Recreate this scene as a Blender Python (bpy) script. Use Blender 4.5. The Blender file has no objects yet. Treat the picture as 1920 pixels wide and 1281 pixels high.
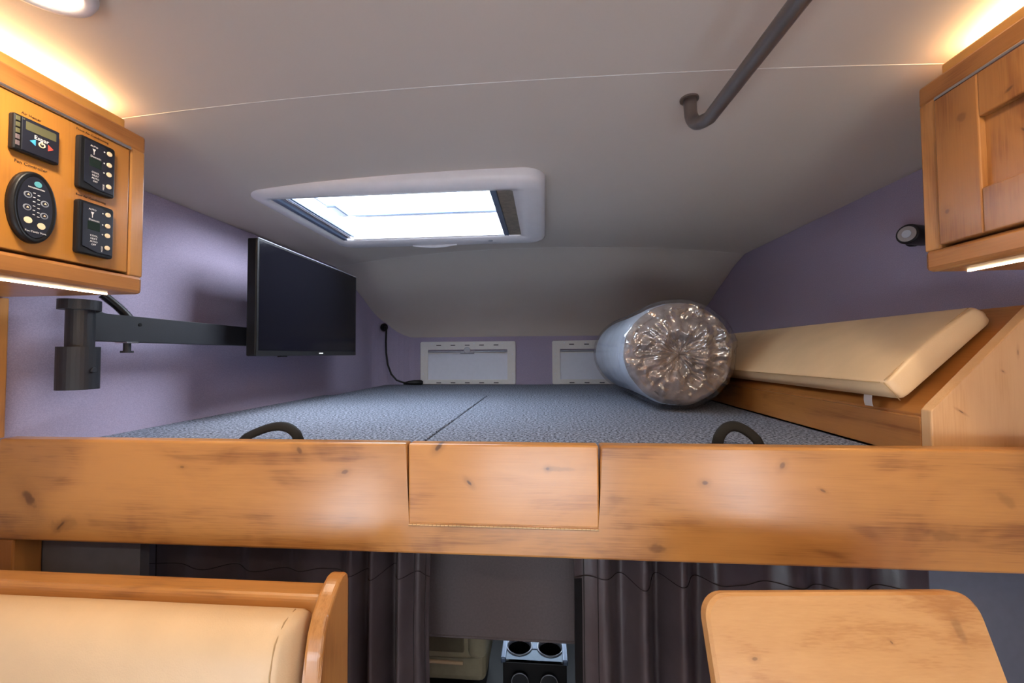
import bpy, bmesh, math, random
from mathutils import Vector, Matrix, noise

scene = bpy.context.scene
col = scene.collection

# ------------------------------------------------------------------ camera, world, exposure
R = Matrix(((0.9966604, 0.0096741, 0.0810829), (0.0813491, -0.0313394, -0.9961928), (-0.0070962, 0.9994620, -0.0320217)))
cd = bpy.data.cameras.new('camera'); cam = bpy.data.objects.new('camera', cd); col.objects.link(cam)
cam.matrix_world = R.to_4x4()
cd.sensor_fit = 'HORIZONTAL'; cd.sensor_width = 36.0; cd.lens = 14.006; cd.clip_start = 0.01
scene.camera = cam
w = bpy.data.worlds.new('sky'); scene.world = w; w.use_nodes = True
bgn = w.node_tree.nodes['Background']
bgn.inputs[0].default_value = (0.80, 0.92, 1.04, 1); bgn.inputs[1].default_value = 15.0
sd = bpy.data.lights.new('hazy_sun', 'SUN'); sd.energy = 14.0; sd.angle = math.radians(55); sd.color = (.93, .96, 1.0)
so = bpy.data.objects.new('hazy_sun', sd); col.objects.link(so)
so.rotation_euler = Vector((-.75, -.14, -.58)).to_track_quat('-Z', 'Y').to_euler()
scene.view_settings.view_transform = 'Standard'; scene.view_settings.look = 'None'
scene.view_settings.exposure = 0.0; scene.view_settings.gamma = 1.0
scene.view_settings.use_curve_mapping = False
WARM = (1.0, 0.60, 0.25)
LAMP = (1.0, 0.74, 0.45)
P_COVE, P_UNDER, P_DOWN = 11.5, 1.1, 3.0

# ------------------------------------------------------------------ helpers
WL = {}
def finish(name, bm, mat, parent=None, smooth=False, mats=None):
    bmesh.ops.recalc_face_normals(bm, faces=bm.faces)
    lo = Vector((1e9,)*3); hi = Vector((-1e9,)*3)
    for v in bm.verts:
        for i in range(3):
            lo[i] = min(lo[i], v.co[i]); hi[i] = max(hi[i], v.co[i])
    c = Vector(((lo.x+hi.x)/2, (lo.y+hi.y)/2, lo.z if parent is None else (lo.z+hi.z)/2))
    for v in bm.verts: v.co -= c
    me = bpy.data.meshes.new(name); bm.to_mesh(me); bm.free()
    me.materials.append(mat)
    for m in (mats or []): me.materials.append(m)
    if smooth:
        for p in me.polygons: p.use_smooth = True
    o = bpy.data.objects.new(name, me); col.objects.link(o)
    WL[o] = c
    if parent is not None:
        o.parent = parent; o.location = c - WL[parent]
    else: o.location = c
    return o
def thing(name, loc, label, cat, group=None):
    o = bpy.data.objects.new(name, None); col.objects.link(o); o.location = loc; WL[o] = Vector(loc)
    o.empty_display_size = .05
    return tag(o, label, cat, group)
def tag(o, label=None, cat=None, group=None, kind=None):
    if label: o['label'] = label
    if cat: o['category'] = cat
    if group: o['group'] = group
    if kind: o['kind'] = kind
    return o
def struct(o, label=None): return tag(o, label, None, None, 'structure')
def bm_new(): return bmesh.new()
def abox(bm, x0, x1, y0, y1, z0, z1, bev=0, seg=2):
    ret = bmesh.ops.create_cube(bm, size=1)
    vs = ret['verts']
    for v in vs:
        v.co = Vector((x0 if v.co.x < 0 else x1, y0 if v.co.y < 0 else y1, z0 if v.co.z < 0 else z1))
    if bev:
        es = {e for v in vs for e in v.link_edges}
        bmesh.ops.bevel(bm, geom=list(es), offset=bev, segments=seg, profile=.5, affect='EDGES')
def box(name, x0, x1, y0, y1, z0, z1, mat, parent=None, bev=0, seg=2, smooth=False):
    bm = bm_new(); abox(bm, x0, x1, y0, y1, z0, z1, bev, seg); return finish(name, bm, mat, parent, smooth)
def atube(bm, pts, r, n=10, cap=True, up=None, flat=None):
    pts = [Vector(p) for p in pts]; rings = []
    prev = None
    for i, p in enumerate(pts):
        a = pts[max(i-1, 0)]; b = pts[min(i+1, len(pts)-1)]
        t = (b-a).normalized()
        if prev is None:
            u = Vector(up) if up else (Vector((0, 0, 1)) if abs(t.z) < .9 else Vector((1, 0, 0)))
        else: u = prev
        u = (u - t*u.dot(t)).normalized(); prev = u; v = t.cross(u)
        rr = r[i] if isinstance(r, (list, tuple)) else r
        fa = flat or 1.0
        rings.append([bm.verts.new(p + u*math.cos(k*2*math.pi/n)*rr*fa + v*math.sin(k*2*math.pi/n)*rr) for k in range(n)])
    for a, b in zip(rings, rings[1:]):
        for k in range(n): bm.faces.new((a[k], a[(k+1) % n], b[(k+1) % n], b[k]))
    if cap: bm.faces.new(rings[0]); bm.faces.new(rings[-1])
def tube(name, pts, r, mat, parent=None, n=10, **k):
    bm = bm_new(); atube(bm, pts, r, n, **k); return finish(name, bm, mat, parent, True)
def cyl(name, c, axis, r, h, mat, parent=None, n=28, r2=None, bev=0):
    """solid cylinder from c along axis"""
    c = Vector(c); ax = Vector(axis).normalized()
    bm = bm_new()
    r2 = r if r2 is None else r2
    if bev:
        pts = [c, c+ax*bev*.3, c+ax*bev, c+ax*(h-bev), c+ax*(h-bev*.3), c+ax*h]; rs = [r-bev, r-bev*.3, r, r2, r2-bev*.3, r2-bev]
    else: pts = [c, c+ax*h]; rs = [r, r2]
    atube(bm, pts, rs, n)
    o = finish(name, bm, mat, parent)
    if bev:
        for p in o.data.polygons: p.use_smooth = len(p.vertices) == 4
    return o
def prism(name, poly, axis, a0, a1, mat, parent=None, bev=0, seg=2, smooth=False):
    """extrude polygon; axis 'x': poly=(y,z); 'y': poly=(x,z); 'z': poly=(x,y)"""
    def mk(p, a):
        return {'x': (a, p[0], p[1]), 'y': (p[0], a, p[1]), 'z': (p[0], p[1], a)}[axis]
    bm = bm_new()
    A = [bm.verts.new(mk(p, a0)) for p in poly]; B = [bm.verts.new(mk(p, a1)) for p in poly]
    bm.faces.new(A); bm.faces.new(B[::-1]); n = len(poly)
    for i in range(n): bm.faces.new((A[i], B[i], B[(i+1) % n], A[(i+1) % n]))
    if bev: bmesh.ops.bevel(bm, geom=list(bm.edges), offset=bev, segments=seg, profile=.5, affect='EDGES')
    return finish(name, bm, mat, parent, smooth)
def rrect(x0, x1, y0, y1, r, n=6):
    out = []
    for cx, cy, a0 in ((x1-r, y1-r, 0), (x0+r, y1-r, 90), (x0+r, y0+r, 180), (x1-r, y0+r, 270)):
        for k in range(n+1):
            a = math.radians(a0 + 90*k/n); out.append((cx+r*math.cos(a), cy+r*math.sin(a)))
    return out
def loft(bm, loops, close=False):
    L = [[bm.verts.new(p) for p in lp] for lp in loops]
    pairs = list(zip(L, L[1:])) + ([(L[-1], L[0])] if close else [])
    for a, b in pairs:
        n = len(a)
        for i in range(n): bm.faces.new((a[i], a[(i+1) % n], b[(i+1) % n], b[i]))
    return L
def text(name, s, size, origin, xd, yd, mat, parent, align='LEFT'):
    cu = bpy.data.curves.new(name, 'FONT'); cu.body = s; cu.size = size; cu.align_x = align; cu.extrude = .00015; cu.resolution_u = 2
    t = bpy.data.objects.new(name, cu); col.objects.link(t)
    dg = bpy.context.evaluated_depsgraph_get()
    me = bpy.data.meshes.new_from_object(t.evaluated_get(dg)); bpy.data.objects.remove(t)
    xd = Vector(xd); yd = Vector(yd); zd = xd.cross(yd); origin = Vector(origin)
    bm = bm_new(); bm.from_mesh(me); bpy.data.meshes.remove(me)
    for v in bm.verts: v.co = origin + xd*v.co.x + yd*v.co.y + zd*v.co.z
    return finish(name, bm, mat, parent)

# ------------------------------------------------------------------ materials
def mat_new(name):
    m = bpy.data.materials.new(name); m.use_nodes = True
    nt = m.node_tree; return m, nt, nt.nodes['Principled BSDF']
def N(nt, t, **k):
    n = nt.nodes.new(t)
    for a, b in k.items(): setattr(n, a, b)
    return n
def worldco(nt):
    tc = N(nt, 'ShaderNodeTexCoord'); oi = N(nt, 'ShaderNodeObjectInfo'); ad = N(nt, 'ShaderNodeVectorMath', operation='ADD')
    nt.links.new(tc.outputs['Object'], ad.inputs[0]); nt.links.new(oi.outputs['Location'], ad.inputs[1]); return ad.outputs[0]
def plain(name, c, rough=.5, metal=0, spec=.5, var=.06, vscale=40, bump=0, bscale=300, coat=0, sheen=0):
    m, nt, b = mat_new(name); co = worldco(nt)
    nz = N(nt, 'ShaderNodeTexNoise'); nz.inputs['Scale'].default_value = vscale; nz.inputs['Detail'].default_value = 4
    nt.links.new(co, nz.inputs['Vector'])
    rp = N(nt, 'ShaderNodeValToRGB')
    rp.color_ramp.elements[0].position = .3; rp.color_ramp.elements[1].position = .7
    rp.color_ramp.elements[0].color = (*[x*(1-var) for x in c], 1); rp.color_ramp.elements[1].color = (*[min(1, x*(1+var)) for x in c], 1)
    nt.links.new(nz.outputs['Fac'], rp.inputs['Fac']); nt.links.new(rp.outputs['Color'], b.inputs['Base Color'])
    b.inputs['Roughness'].default_value = rough; b.inputs['Metallic'].default_value = metal
    b.inputs['Specular IOR Level'].default_value = spec; b.inputs['Coat Weight'].default_value = coat
    b.inputs['Coat Roughness'].default_value = .1; b.inputs['Sheen Weight'].default_value = sheen
    if bump:
        n2 = N(nt, 'ShaderNodeTexNoise'); n2.inputs['Scale'].default_value = bscale; n2.inputs['Detail'].default_value = 3
        nt.links.new(co, n2.inputs['Vector'])
        bp = N(nt, 'ShaderNodeBump'); bp.inputs['Strength'].default_value = bump; bp.inputs['Distance'].default_value = .002
        nt.links.new(n2.outputs['Fac'], bp.inputs['Height']); nt.links.new(bp.outputs['Normal'], b.inputs['Normal'])
    return m
def emis(name, c, s):
    m, nt, b = mat_new(name); nt.nodes.remove(b)
    e = N(nt, 'ShaderNodeEmission'); e.inputs[0].default_value = (*c, 1); e.inputs[1].default_value = s
    nt.links.new(e.outputs[0], nt.nodes['Material Output'].inputs[0]); return m
def wood(name, axis='x', light=(.51, .235, .066), dark=(.25, .10, .03), knots=(), plane='xz', rough=.3, seed=0.0, coat=.22):
    m, nt, b = mat_new(name); co = worldco(nt); L = nt.links.new
    def mp(s_along, s_across, off):
        n = N(nt, 'ShaderNodeMapping')
        s = [s_across]*3; s['xyz'.index(axis)] = s_along
        n.inputs['Scale'].default_value = s; n.inputs['Location'].default_value = (off, off*.7, off*1.3)
        L(co, n.inputs['Vector']); return n.outputs[0]
    n1 = N(nt, 'ShaderNodeTexNoise'); n1.inputs['Scale'].default_value = 1; n1.inputs['Detail'].default_value = 5; n1.inputs['Distortion'].default_value = .9
    L(mp(2.2, 17, seed), n1.inputs['Vector'])
    n2 = N(nt, 'ShaderNodeTexNoise'); n2.inputs['Scale'].default_value = 1; n2.inputs['Detail'].default_value = 3; n2.inputs['Distortion'].default_value = 1.2
    L(mp(5, 9, seed+3), n2.inputs['Vector'])
    n3 = N(nt, 'ShaderNodeTexNoise'); n3.inputs['Scale'].default_value = 1; n3.inputs['Detail'].default_value = 3
    L(mp(14, 420, seed), n3.inputs['Vector'])
    ad = N(nt, 'ShaderNodeMath', operation='MULTIPLY_ADD'); ad.inputs[1].default_value = .55; L(n1.outputs['Fac'], ad.inputs[0])
    m2 = N(nt, 'ShaderNodeMath', operation='MULTIPLY'); m2.inputs[1].default_value = .48; L(n2.outputs['Fac'], m2.inputs[0]); L(m2.outputs[0], ad.inputs[2])
    a3 = N(nt, 'ShaderNodeMath', operation='MULTIPLY_ADD'); a3.inputs[1].default_value = .24; L(n3.outputs['Fac'], a3.inputs[0]); L(ad.outputs[0], a3.inputs[2])
    rp = N(nt, 'ShaderNodeValToRGB'); e = rp.color_ramp.elements
    e[0].position = .48; e[1].position = .745; e[0].color = (*dark, 1); e[1].color = (*light, 1)
    mid = rp.color_ramp.elements.new(.605); mid.color = (*[x*.75+y*.25 for x, y in zip(light, dark)], 1)
    L(a3.outputs[0], rp.inputs['Fac']); out = rp.outputs['Color']
    if knots:
        sx = N(nt, 'ShaderNodeSeparateXYZ'); L(co, sx.inputs[0])
        U = sx.outputs['xyz'.index(plane[0])]; V = sx.outputs['xyz'.index(plane[1])]
        wob = N(nt, 'ShaderNodeTexNoise'); wob.inputs['Scale'].default_value = 60; L(co, wob.inputs['Vector'])
        for (u, v, ru, rv, ang, dk) in knots:
            cb = N(nt, 'ShaderNodeCombineXYZ'); L(U, cb.inputs[0]); L(V, cb.inputs[1])
            mpn = N(nt, 'ShaderNodeMapping', vector_type='TEXTURE')
            mpn.inputs['Location'].default_value = (u, v, 0); mpn.inputs['Rotation'].default_value = (0, 0, math.radians(ang)); mpn.inputs['Scale'].default_value = (ru, rv, 1)
            L(cb.outputs[0], mpn.inputs['Vector'])
            ln = N(nt, 'ShaderNodeVectorMath', operation='LENGTH'); L(mpn.outputs[0], ln.inputs[0])
            wa = N(nt, 'ShaderNodeMath', operation='MULTIPLY_ADD'); wa.inputs[1].default_value = .8; L(wob.outputs['Fac'], wa.inputs[0]); L(ln.outputs['Value'], wa.inputs[2])
            for lo_, hi_, k in ((.9, 2.6, .38*dk), (.7, 1.15, .8*dk)):
                mr = N(nt, 'ShaderNodeMapRange', interpolation_type='SMOOTHSTEP')
                mr.inputs['From Min'].default_value = lo_; mr.inputs['From Max'].default_value = hi_
                mr.inputs['To Min'].default_value = k; mr.inputs['To Max'].default_value = 0
                L(wa.outputs[0], mr.inputs['Value'])
                mx = N(nt, 'ShaderNodeMix', data_type='RGBA'); L(mr.outputs[0], mx.inputs['Factor']); L(out, mx.inputs['A'])
                mx.inputs['B'].default_value = (.06, .024, .009, 1) if k == .8*dk else (.21, .085, .025, 1)
                out = mx.outputs['Result']
    L(out, b.inputs['Base Color'])
    b.inputs['Roughness'].default_value = rough; b.inputs['Coat Weight'].default_value = coat; b.inputs['Coat Roughness'].default_value = .18
    bp = N(nt, 'ShaderNodeBump'); bp.inputs['Strength'].default_value = .12; bp.inputs['Distance'].default_value = .0008
    L(n3.outputs['Fac'], bp.inputs['Height']); L(bp.outputs['Normal'], b.inputs['Normal'])
    return m
def speckle(name, c0, c1, scale, rough=.95, bump=.5, dist=.003):
    m, nt, b = mat_new(name); co = worldco(nt); L = nt.links.new
    n = N(nt, 'ShaderNodeTexNoise'); n.inputs['Scale'].default_value = scale; n.inputs['Detail'].default_value = 3; n.inputs['Roughness'].default_value = .75
    L(co, n.inputs['Vector'])
    r = N(nt, 'ShaderNodeValToRGB'); r.color_ramp.elements[0].position = .38; r.color_ramp.elements[1].position = .64
    r.color_ramp.elements[0].color = (*c0, 1); r.color_ramp.elements[1].color = (*c1, 1)
    L(n.outputs['Fac'], r.inputs['Fac']); L(r.outputs['Color'], b.inputs['Base Color'])
    b.inputs['Roughness'].default_value = rough; b.inputs['Specular IOR Level'].default_value = .15
    bp = N(nt, 'ShaderNodeBump'); bp.inputs['Strength'].default_value = bump; bp.inputs['Distance'].default_value = dist
    L(n.outputs['Fac'], bp.inputs['Height']); L(bp.outputs['Normal'], b.inputs['Normal'])
    return m
def clear(name, glossy=.12, tint=(1, 1, 1), rough=.03):
    m, nt, b = mat_new(name); nt.nodes.remove(b); L = nt.links.new
    t = N(nt, 'ShaderNodeBsdfTransparent'); t.inputs[0].default_value = (*tint, 1)
    g = N(nt, 'ShaderNodeBsdfGlossy'); g.inputs['Roughness'].default_value = rough
    mx = N(nt, 'ShaderNodeMixShader'); mx.inputs[0].default_value = glossy; L(t.outputs[0], mx.inputs[1]); L(g.outputs[0], mx.inputs[2])
    L(mx.outputs[0], nt.nodes['Material Output'].inputs[0]); return m

KN_RAIL = [(-.972, -.337, .018, .005, 45, 1.0), (-.965, -.337, .05, .022, 10, .35), (-1.045, -.285, .034, .016, -50, .8), (-.712, -.217, .008, .004, 0, .6), (-.381, -.221, .012, .006, 15, .7),
           (-.471, -.181, .008, .014, 40, .7), (-.62, -.373, .01, .006, 0, .5), (.28, -.229, .009, .006, 0, .8), (.41, -.197, .007, .010, -25, .7),
           (.195, -.347, .024, .014, 0, .6), (.476, -.239, .008, .003, -30, .7), (.663, -.31, .05, .014, -8, .35), (.764, -.25, .03, .014, -40, .3)]
M = dict(
    rail=wood('knotty alder rail', 'x', knots=KN_RAIL),
    drop=wood('knotty alder drop panel', 'x', light=(.56, .25, .06), dark=(.33, .12, .025), knots=[(-.199, -.172, .014, .007, 50, 1.0), (-.141, -.237, .010, .0045, -45, 1.0), (.003, -.209, .006, .005, 0, .8), (.02, -.209, .05, .008, 0, .35)], seed=4),
    wood_y=wood('alder along cabin', 'y', light=(.41, .17, .044), dark=(.22, .075, .018), seed=7),
    wood_x=wood('alder across cabin', 'x', seed=11),
    wood_z=wood('alder upright', 'z', light=(.52, .24, .07), dark=(.32, .125, .03), seed=15),
    panel=wood('control panel veneer', 'z', light=(.46, .19, .032), dark=(.34, .128, .022), seed=19),
    door_r=wood('knotty cabinet door', 'z', light=(.36, .15, .04), dark=(.20, .07, .018), plane='yz', seed=23,
                knots=[(.598, .364, .012, .005, -25, .9), (.59, .301, .014, .0035, 50, 1), (.689, .225, .006, .006, 0, .7), (.662, .363, .012, .010, 40, .5)]),
    table=wood('table veneer', 'x', light=(.60, .33, .13), dark=(.42, .19, .06), seed=31, knots=[(.56, -.38, .012, .02, 10, .35), (.27, -.40, .006, .003, 0, .6), (.46, -.39, .004, .002, -40, .7)]),
    pale=wood('pale bench end veneer', 'z', light=(.62, .37, .18), dark=(.50, .27, .11), seed=37, plane='xz', knots=[(.747, -.109, .009, .0018, -35, 1), (.845, -.003, .002, .009, 0, .5), (.819, -.037, .004, .002, -40, .6)]),
    ceil=plain('ceiling vinyl', (.56, .495, .435), .55, var=.02, vscale=3, bump=.06, bscale=250),
    trim=plain('ceiling seam trim', (.62, .60, .57), .5),
    wall=speckle('lavender wall fabric', (.29, .25, .345), (.36, .312, .425), 420, .9, .25, .001),
    carpet=speckle('grey blue carpet', (.015, .018, .026), (.34, .37, .46), 150, .98, .7, .005),
    under=plain('slate panel', (.15, .16, .20), .5),
    floor=plain('vinyl floor', (.34, .30, .27), .5, var=.15, vscale=8),
    dark=plain('dark cab trim', (.012, .012, .014), .5),
    brown=plain('brown leatherette', (.125, .094, .100), .28, var=.12, vscale=18, spec=.7, bump=.10, bscale=500),
    stitch=plain('brown stitching', (.016, .010, .010), .8),
    velcro=plain('hook tape', (.010, .009, .011), .95, bump=.4, bscale=900),
    shade=plain('brown shade cloth', (.080, .060, .060), .7, var=.1, vscale=200, bump=.2, bscale=700),
    tan=plain('tan leather', (.69, .485, .28), .40, var=.05, vscale=12, bump=.15, bscale=420),
    tanseam=plain('tan seam', (.45, .29, .14), .7),
    beige=plain('beige seat leather', (.36, .31, .20), .5),
    beige2=plain('olive seat panel', (.17, .14, .085), .6),
    white=plain('white plastic', (.72, .69, .70), .35, var=.02),
    cream=plain('cream window frame', (.66, .64, .62), .45, var=.02),
    blind=plain('pale blind', (.66, .68, .76), .7, var=.02),
    grey=plain('grey rail', (.35, .37, .42), .35, metal=.3),
    slot=plain('vent slot', (.03, .03, .035), .8),
    black=plain('black plastic', (.007, .007, .008), .4, spec=.3),
    blackm=plain('matt black steel', (.012, .013, .017), .45, bump=.1, bscale=600),
    screen=plain('black glass', (.003, .003, .005), .12, var=0, spec=.2),
    navy=plain('navy keypad', (.010, .011, .020), .4),
    lcd=plain('dark display', (.012, .022, .018), .15),
    lcd2=plain('olive display', (.10, .095, .05), .2),
    btn=plain('cream button', (.80, .62, .40), .45),
    white_ink=plain('white print', (.75, .72, .70), .5),
    dark_ink=plain('dark brown print', (.05, .02, .008), .6),
    blue=plain('blue arrow', (.06, .36, .62), .4), red=plain('red arrow', (.62, .07, .05), .4), teal=plain('teal key', (.10, .34, .38), .4),
    chrome=plain('aluminium', (.62, .60, .60), .25, metal=1, var=.03),
    bronze=plain('dark bronze bar', (.25, .215, .20), .34, metal=.85, var=.03),
    brass=plain('hinge brass', (.70, .52, .32), .35, metal=.9),
    strap=plain('black webbing', (.006, .005, .0045), .75, bump=.4, bscale=900),
    foam=plain('wrapped foam', (.60, .66, .76), .5, var=.12, vscale=6),
    foamend=plain('foam roll end', (.36, .305, .285), .6, var=.45, vscale=16),
    film=clear('clear film', .26, (.96, .96, .97), .14),
    pane=clear('acrylic pane', .05, (.97, .98, 1)),
    blindbrown=plain('brown pleated blind', (.19, .155, .12), .7, var=.2, vscale=60),
    steelblue=plain('blue grey metal', (.10, .14, .22), .3, metal=.3),
    led=emis('led strip', LAMP, 30), lens=emis('downlight lens', (1, .86, .62), 14),
    lamp_lens=plain('unlit lamp lens', (.25, .23, .22), .25),
    lit_lip=plain('glow-tinted lip', (.62, .32, .08), .3),  # wood lip with the LED glow put into its base colour
)

# ------------------------------------------------------------------ structure: shell of the cabin
XL, XR, YF, YB, ZF = -1.12, 1.0, 2.66, -2.4, -1.5
DROP = [(0, 0), (.2, .10), (.35, .22), (.52, .335), (.73, .51), (.9, .75), (1, 1.0), (1.25, 1.75)]
def interp(tab, t):
    for (a, fa), (b, fb) in zip(tab, tab[1:]):
        if t <= b: return fa + (fb-fa)*(t-a)/(b-a)
    return tab[-1][1]
def ceil_z(x, y):
    yy = min(max(y, .3), 2.06)
    zc = .516 + .027*(yy-.735)
    u = (x+.06)/1.06
    d = (.050 if u < 0 else .036) + .018*(yy-.735)
    z = zc - d*abs(u)**2.2
    if y > 2.06:
        s = interp(DROP, (y-2.06)/.6)
        ze = .122
        z = z + (ze - z)*s
    return z
HX0, HX1, HY0, HY1 = -.870, -.070, 1.140, 1.640     # roof hatch cut-out
def grid(lo, hi, step, extra):
    g = []; n = max(1, round((hi-lo)/step))
    g = [lo+(hi-lo)*i/n for i in range(n+1)]
    g = [v for v in g if all(abs(v-e) > step*.35 for e in extra)] + list(extra)
    return sorted(g)
gx = grid(-1.16, 1.04, .06, [HX0, HX1]); gy = grid(-2.45, 2.74, .045, [HY0, HY1, 2.06])
bm = bm_new()
V = {}
for j, y in enumerate(gy):
    for i, x in enumerate(gx):
        V[i, j, 0] = bm.verts.new((x, y, ceil_z(x, y))); V[i, j, 1] = bm.verts.new((x, y, ceil_z(x, y)+.04))
def hole(i, j): return gx[i] >= HX0-1e-6 and gx[i+1] <= HX1+1e-6 and gy[j] >= HY0-1e-6 and gy[j+1] <= HY1+1e-6
for j in range(len(gy)-1):
    for i in range(len(gx)-1):
        if hole(i, j): continue
        for k in (0, 1): bm.faces.new((V[i, j, k], V[i+1, j, k], V[i+1, j+1, k], V[i, j+1, k]))
be = [e for e in bm.edges if len(e.link_faces) == 1]
E2 = {}
inv = {v: k for k, v in V.items()}
for e in be:
    a, b = (inv[v] for v in e.verts)
    if a[2] == 0:
        try: bm.faces.new((V[a], V[b], V[b[0], b[1], 1], V[a[0], a[1], 1]))
        except ValueError: pass
o = finish('ceiling', bm, M['ceil'], None, True); struct(o, 'pale domed vinyl headliner curving down to the front wall')
for k, yy in enumerate((.735, 2.06)):
    bm = bm_new(); xs = [XL+.005 + (XR-XL-.01)*i/40 for i in range(41)]
    atube(bm, [(x, yy, ceil_z(x, yy)+.0003) for x in xs], .0012, 6)
    struct(finish('trim_%d' % (k+1), bm, M['trim'], None, True), ['thin piping across the ceiling above the cabinets', 'thin crease piping across the ceiling beyond the roof hatch'][k])

def wallstrip(name, path, z0, z1, th, mat, label):
    bm = bm_new(); P = [Vector((x, y, 0)) for x, y in path]; nn = []
    for i in range(len(P)):
        t = (P[min(i+1, len(P)-1)]-P[max(i-1, 0)]).normalized(); nn.append(Vector((-t.y, t.x, 0)))
    loops = []
    for p, n in zip(P, nn):
        q = p + n*th
        loops.append([(p.x, p.y, z0), (p.x, p.y, z1), (q.x, q.y, z1), (q.x, q.y, z0)])
    L = loft(bm, loops); bm.faces.new(L[0]); bm.faces.new(L[-1][::-1])
    return struct(finish(name, bm, mat, None, False), label)
fl = [(XL + .234*(1-math.cos(a)), 2.47+.19*math.sin(a)) for a in [math.pi/2*k/10 for k in range(11)]]
fr = [(XR - .234*(1-math.cos(a)), 2.47+.19*math.sin(a)) for a in [math.pi/2*k/10 for k in range(11)]]
def sidewall(name, fil, xw, sg, added_win, mat, label):
    # curved nose end, long straight side, and an unseen window gap added behind the viewer for daylight
    bm = bm_new(); P = [Vector((x, y, 0)) for x, y in fil[::-1]] + [Vector((xw, 2.3, 0)), Vector((xw, added_win[1], 0))]
    loops = []
    for i, p in enumerate(P):
        t = (P[min(i+1, len(P)-1)]-P[max(i-1, 0)]).normalized(); q = p + Vector((-t.y, t.x, 0))*.03*sg
        loops.append([(p.x, p.y, ZF), (p.x, p.y, .62), (q.x, q.y, .62), (q.x, q.y, ZF)])
    L = loft(bm, loops); bm.faces.new(L[0]); bm.faces.new(L[-1][::-1])
    a, b = sorted((xw, xw+.03*sg))
    abox(bm, a, b, YB, added_win[0], ZF, .62); abox(bm, a, b, added_win[0], added_win[1], ZF, added_win[2]); abox(bm, a, b, added_win[0], added_win[1], added_win[3], .62)
    return struct(finish(name, bm, mat, None, False), label)
sidewall('wall_left', fl, XL, -1, (-1.20, -.50, -1.25, -.72), M['wall'], 'lavender fabric side wall behind the television')
sidewall('wall_right', fr, XR, 1, (-1.05, -.45, -.90, -.50), M['wall'], 'dark purple fabric side wall behind the sloped cushion')
wallstrip('wall_front', [(fl[-1][0], YF), (fr[-1][0], YF)], -.36, .62, .03, M['wall'], 'purple front wall of the bunk holding two small windows')
for o in (bpy.data.objects['wall_left'], bpy.data.objects['wall_right']):
    for p in o.data.polygons: p.use_smooth = False
# rear wall with an invented unseen window gap to bring daylight in, floor
bm = bm_new()
WX0, WX1, WZ0, WZ1 = -.60, .50, -1.45, -.90
for a in ((XL, WX0, ZF, .62), (WX1, XR, ZF, .62), (WX0, WX1, ZF, WZ0), (WX0, WX1, WZ1, .62)): abox(bm, a[0], a[1], YB-.05, YB, a[2], a[3])
struct(finish('wall_back', bm, M['ceil']))
box('floor', XL, XR, YB, .92, ZF-.03, ZF, M['floor']); struct(bpy.data.objects['floor'])
box('floor_cab', XL, XR, .92, 2.75, ZF-.03, ZF, M['dark']); struct(bpy.data.objects['floor_cab'])
# partition below the bunk on both sides of the cab opening
bm = bm_new(); abox(bm, XL, -.857, .790, .81, ZF, -.25); struct(finish('wall_partition', bm, M['under']), 'slate grey panel under the bunk left of the curtain')
bm = bm_new(); abox(bm, .62, XR, .90, .92, ZF, -.24); struct(finish('wall_partition', bm, M['under']), 'slate grey panel under the bunk right of the curtain')
# unseen slab under the bed sections, put in to block light
box('light_block_deck', XL, XR, .770, 2.66, -.245, -.222, M['under']); struct(bpy.data.objects['light_block_deck'])
# cab nose below the bunk with an unseen windshield gap added to light the cab
bm = bm_new(); abox(bm, XL, XR, 2.66, 2.70, ZF, -.60); struct(finish('wall_cab', bm, M['dark']))

# upright post at the left wall, from cabinet down to floor
box('trim_3', XL, -1.1135, .70, .742, -.1655, .125, M['wood_z'], bev=.003); struct(bpy.data.objects['trim_3'], 'upright wooden batten under the left cabinet')
box('trim_4', XL, -1.085, .74, .789, ZF, -.372, M['wood_z'], bev=.003); struct(bpy.data.objects['trim_4'], 'wooden post under the left end of the bunk rail')

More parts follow.
